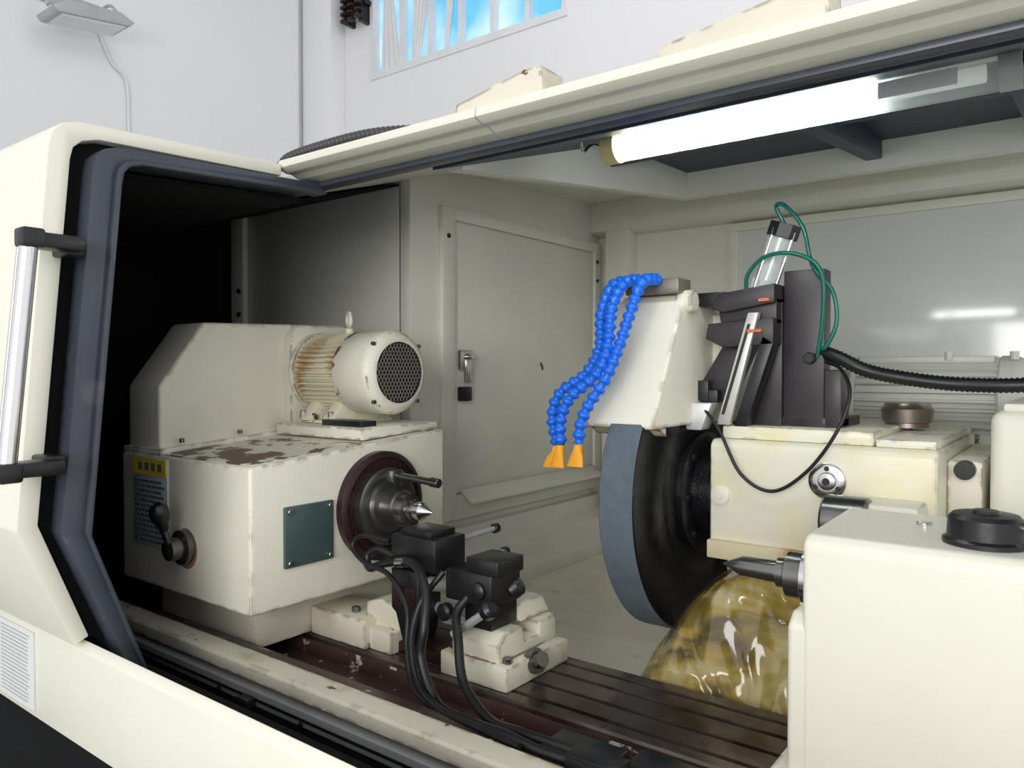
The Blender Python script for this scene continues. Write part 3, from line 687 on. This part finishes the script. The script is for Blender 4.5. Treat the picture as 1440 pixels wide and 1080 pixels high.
addlathe(bm, (-1.10, 1.32, -.50), (-1.10, 1.2, -.50), [(0, .02), (.01, .02), (.014, .014)], 20)
finish(bm, 'gauge_knobs', BLACK, GA)
lathe('clamp_screw', (-1.035, 1.44, -.68), (-.99, 1.43, -.66), [(0, .03), (.012, .03), (.014, .02), (.035, .018)], DSTEEL, GA, 12)
bolts('base_bolts', [(-1.05, 1.36, -.665), (-1.21, 1.36, -.665), (-1.56, 1.36, -.645)], (0, 0, 1), .012, .014, DSTEEL, GA)
tube('gauge_cable_1', [(-1.385, 1.34, -.47), (-1.44, 1.33, -.455), (-1.47, 1.32, -.475), (-1.45, 1.31, -.50), (-1.38, 1.30, -.475), (-1.27, 1.28, -.455), (-1.20, 1.25, -.50), (-1.175, 1.22, -.57), (-1.175, 1.21, -.64), (-1.11, 1.19, -.71), (-.98, 1.13, -.690), (-.86, 1.10, -.672), (-.76, 1.09, -.672), (-.68, 1.10, -.672)], .0105, RUBBER, GA)
tube('gauge_cable_2', [(-1.14, 1.33, -.52), (-1.15, 1.30, -.555), (-1.11, 1.26, -.60), (-1.06, 1.22, -.665), (-.95, 1.17, -.695), (-.84, 1.13, -.675), (-.74, 1.12, -.668), (-.66, 1.12, -.668)], .0105, RUBBER, GA)
tube('gauge_cable_3', [(-1.20, 1.31, -.47), (-1.235, 1.27, -.54), (-1.225, 1.23, -.62), (-1.16, 1.19, -.69), (-1.04, 1.14, -.695), (-.88, 1.12, -.68), (-.74, 1.14, -.682)], .0075, RUBBER, GA)
tube('gauge_cable_4', [(-1.40, 1.33, -.43), (-1.49, 1.32, -.425), (-1.515, 1.31, -.455), (-1.46, 1.30, -.485), (-1.36, 1.29, -.50), (-1.28, 1.27, -.56), (-1.25, 1.24, -.64), (-1.19, 1.20, -.70), (-1.08, 1.15, -.700), (-.93, 1.10, -.678), (-.80, 1.07, -.665)], .0065, RUBBER, GA)
bm = bmesh.new(); addcyl(bm, (-1.30, 1.285, -.458), (-1.33, 1.29, -.464), .0125, n=16); finish(bm, 'cable_clip', STEEL, GA)

# ------------------------------------------------------------------ machine lamp
LP = group('fluorescent_lamp', -.52, 1.6, .527)
LY, LZ = 1.60, .527
cyl('lit_tube', (-.88, LY, LZ), (-.34, LY, LZ), .021, TUBE, LP)
cyl('tube_end', (-.34, LY, LZ), (-.16, LY, LZ), .016, TUBE2, LP)
cyl('lamp_cover', (-.905, LY, LZ), (-.13, LY, LZ), .036, LAMPGLASS, LP)
cyl('lamp_cap_near', (-.935, LY, LZ), (-.900, LY, LZ), .038, paint('cap_yellowed', (.75, .62, .30), .4), LP)
cyl('lamp_cap_far', (-.14, LY, LZ), (-.105, LY, LZ), .038, GREYH, LP)
prism('ballast_label', [(LY-.0375, LZ-.015), (LY-.036, LZ-.02), (LY-.036, LZ+.01), (LY-.0375, LZ+.01)], -.33, -.20, WHITEL, LP, bevel=0)
box('lamp_backplate', -.93, -.10, LY-.03, LY+.05, LZ+.034, LZ+.045, INWALL, LP)
bm = bmesh.new(); addbox(bm, -.945, -.925, LY-.02, LY+.02, LZ, LZ+.07, .002); addbox(bm, -.12, -.10, LY-.02, LY+.02, LZ, LZ+.07, .002)
finish(bm, 'lamp_brackets', BLACK, LP)
tube('lamp_wire', [(-.935, LY, LZ), (-.965, LY-.02, LZ+.01), (-.97, LY-.05, LZ-.01), (-.96, LY-.08, LZ+.02)], .004, STEEL, LP)

# ------------------------------------------------------------------ light
def area(name, loc, target, size, energy, col=(1, 1, 1), sy=None):
    l = bpy.data.lights.new(name, 'AREA'); l.energy = energy; l.color = col; l.size = size
    if sy: l.shape = 'RECTANGLE'; l.size_y = sy
    o = bpy.data.objects.new(name, l); S.collection.objects.link(o)
    o.location = (loc[0], loc[1], loc[2]); d = Vector(target)-Vector(loc)
    o.rotation_euler = d.to_track_quat('-Z', 'Y').to_euler()
    return o
area('front_fill_light', (.6, -3.6, 2.3), (-.9, 2.5, 1.3), 3.4, 150, (1, .99, .96), 1.8)  # added area lamp, set low to brighten the enclosure interior and soften contrast
area('hall_light', (-1.5, 2.6, 6.3), (-5.5, 5.0, 4.0), 2.5, 60, (1, .99, .98))
W_ = bpy.data.worlds.new('daylight'); S.world = W_; W_.use_nodes = True
bg = W_.node_tree.nodes['Background']; bg.inputs[0].default_value = (.97, .975, 1, 1); bg.inputs[1].default_value = 1.02

# ------------------------------------------------------------------ camera
cam = bpy.data.cameras.new('camera'); co = bpy.data.objects.new('camera', cam); S.collection.objects.link(co)
co.location = (0, 0, Z0); co.rotation_euler = (math.radians(90-1.07), 0, math.radians(37.34))
cam.sensor_width = 36; cam.lens = 36*1075/1440; cam.clip_start = .05
S.camera = co
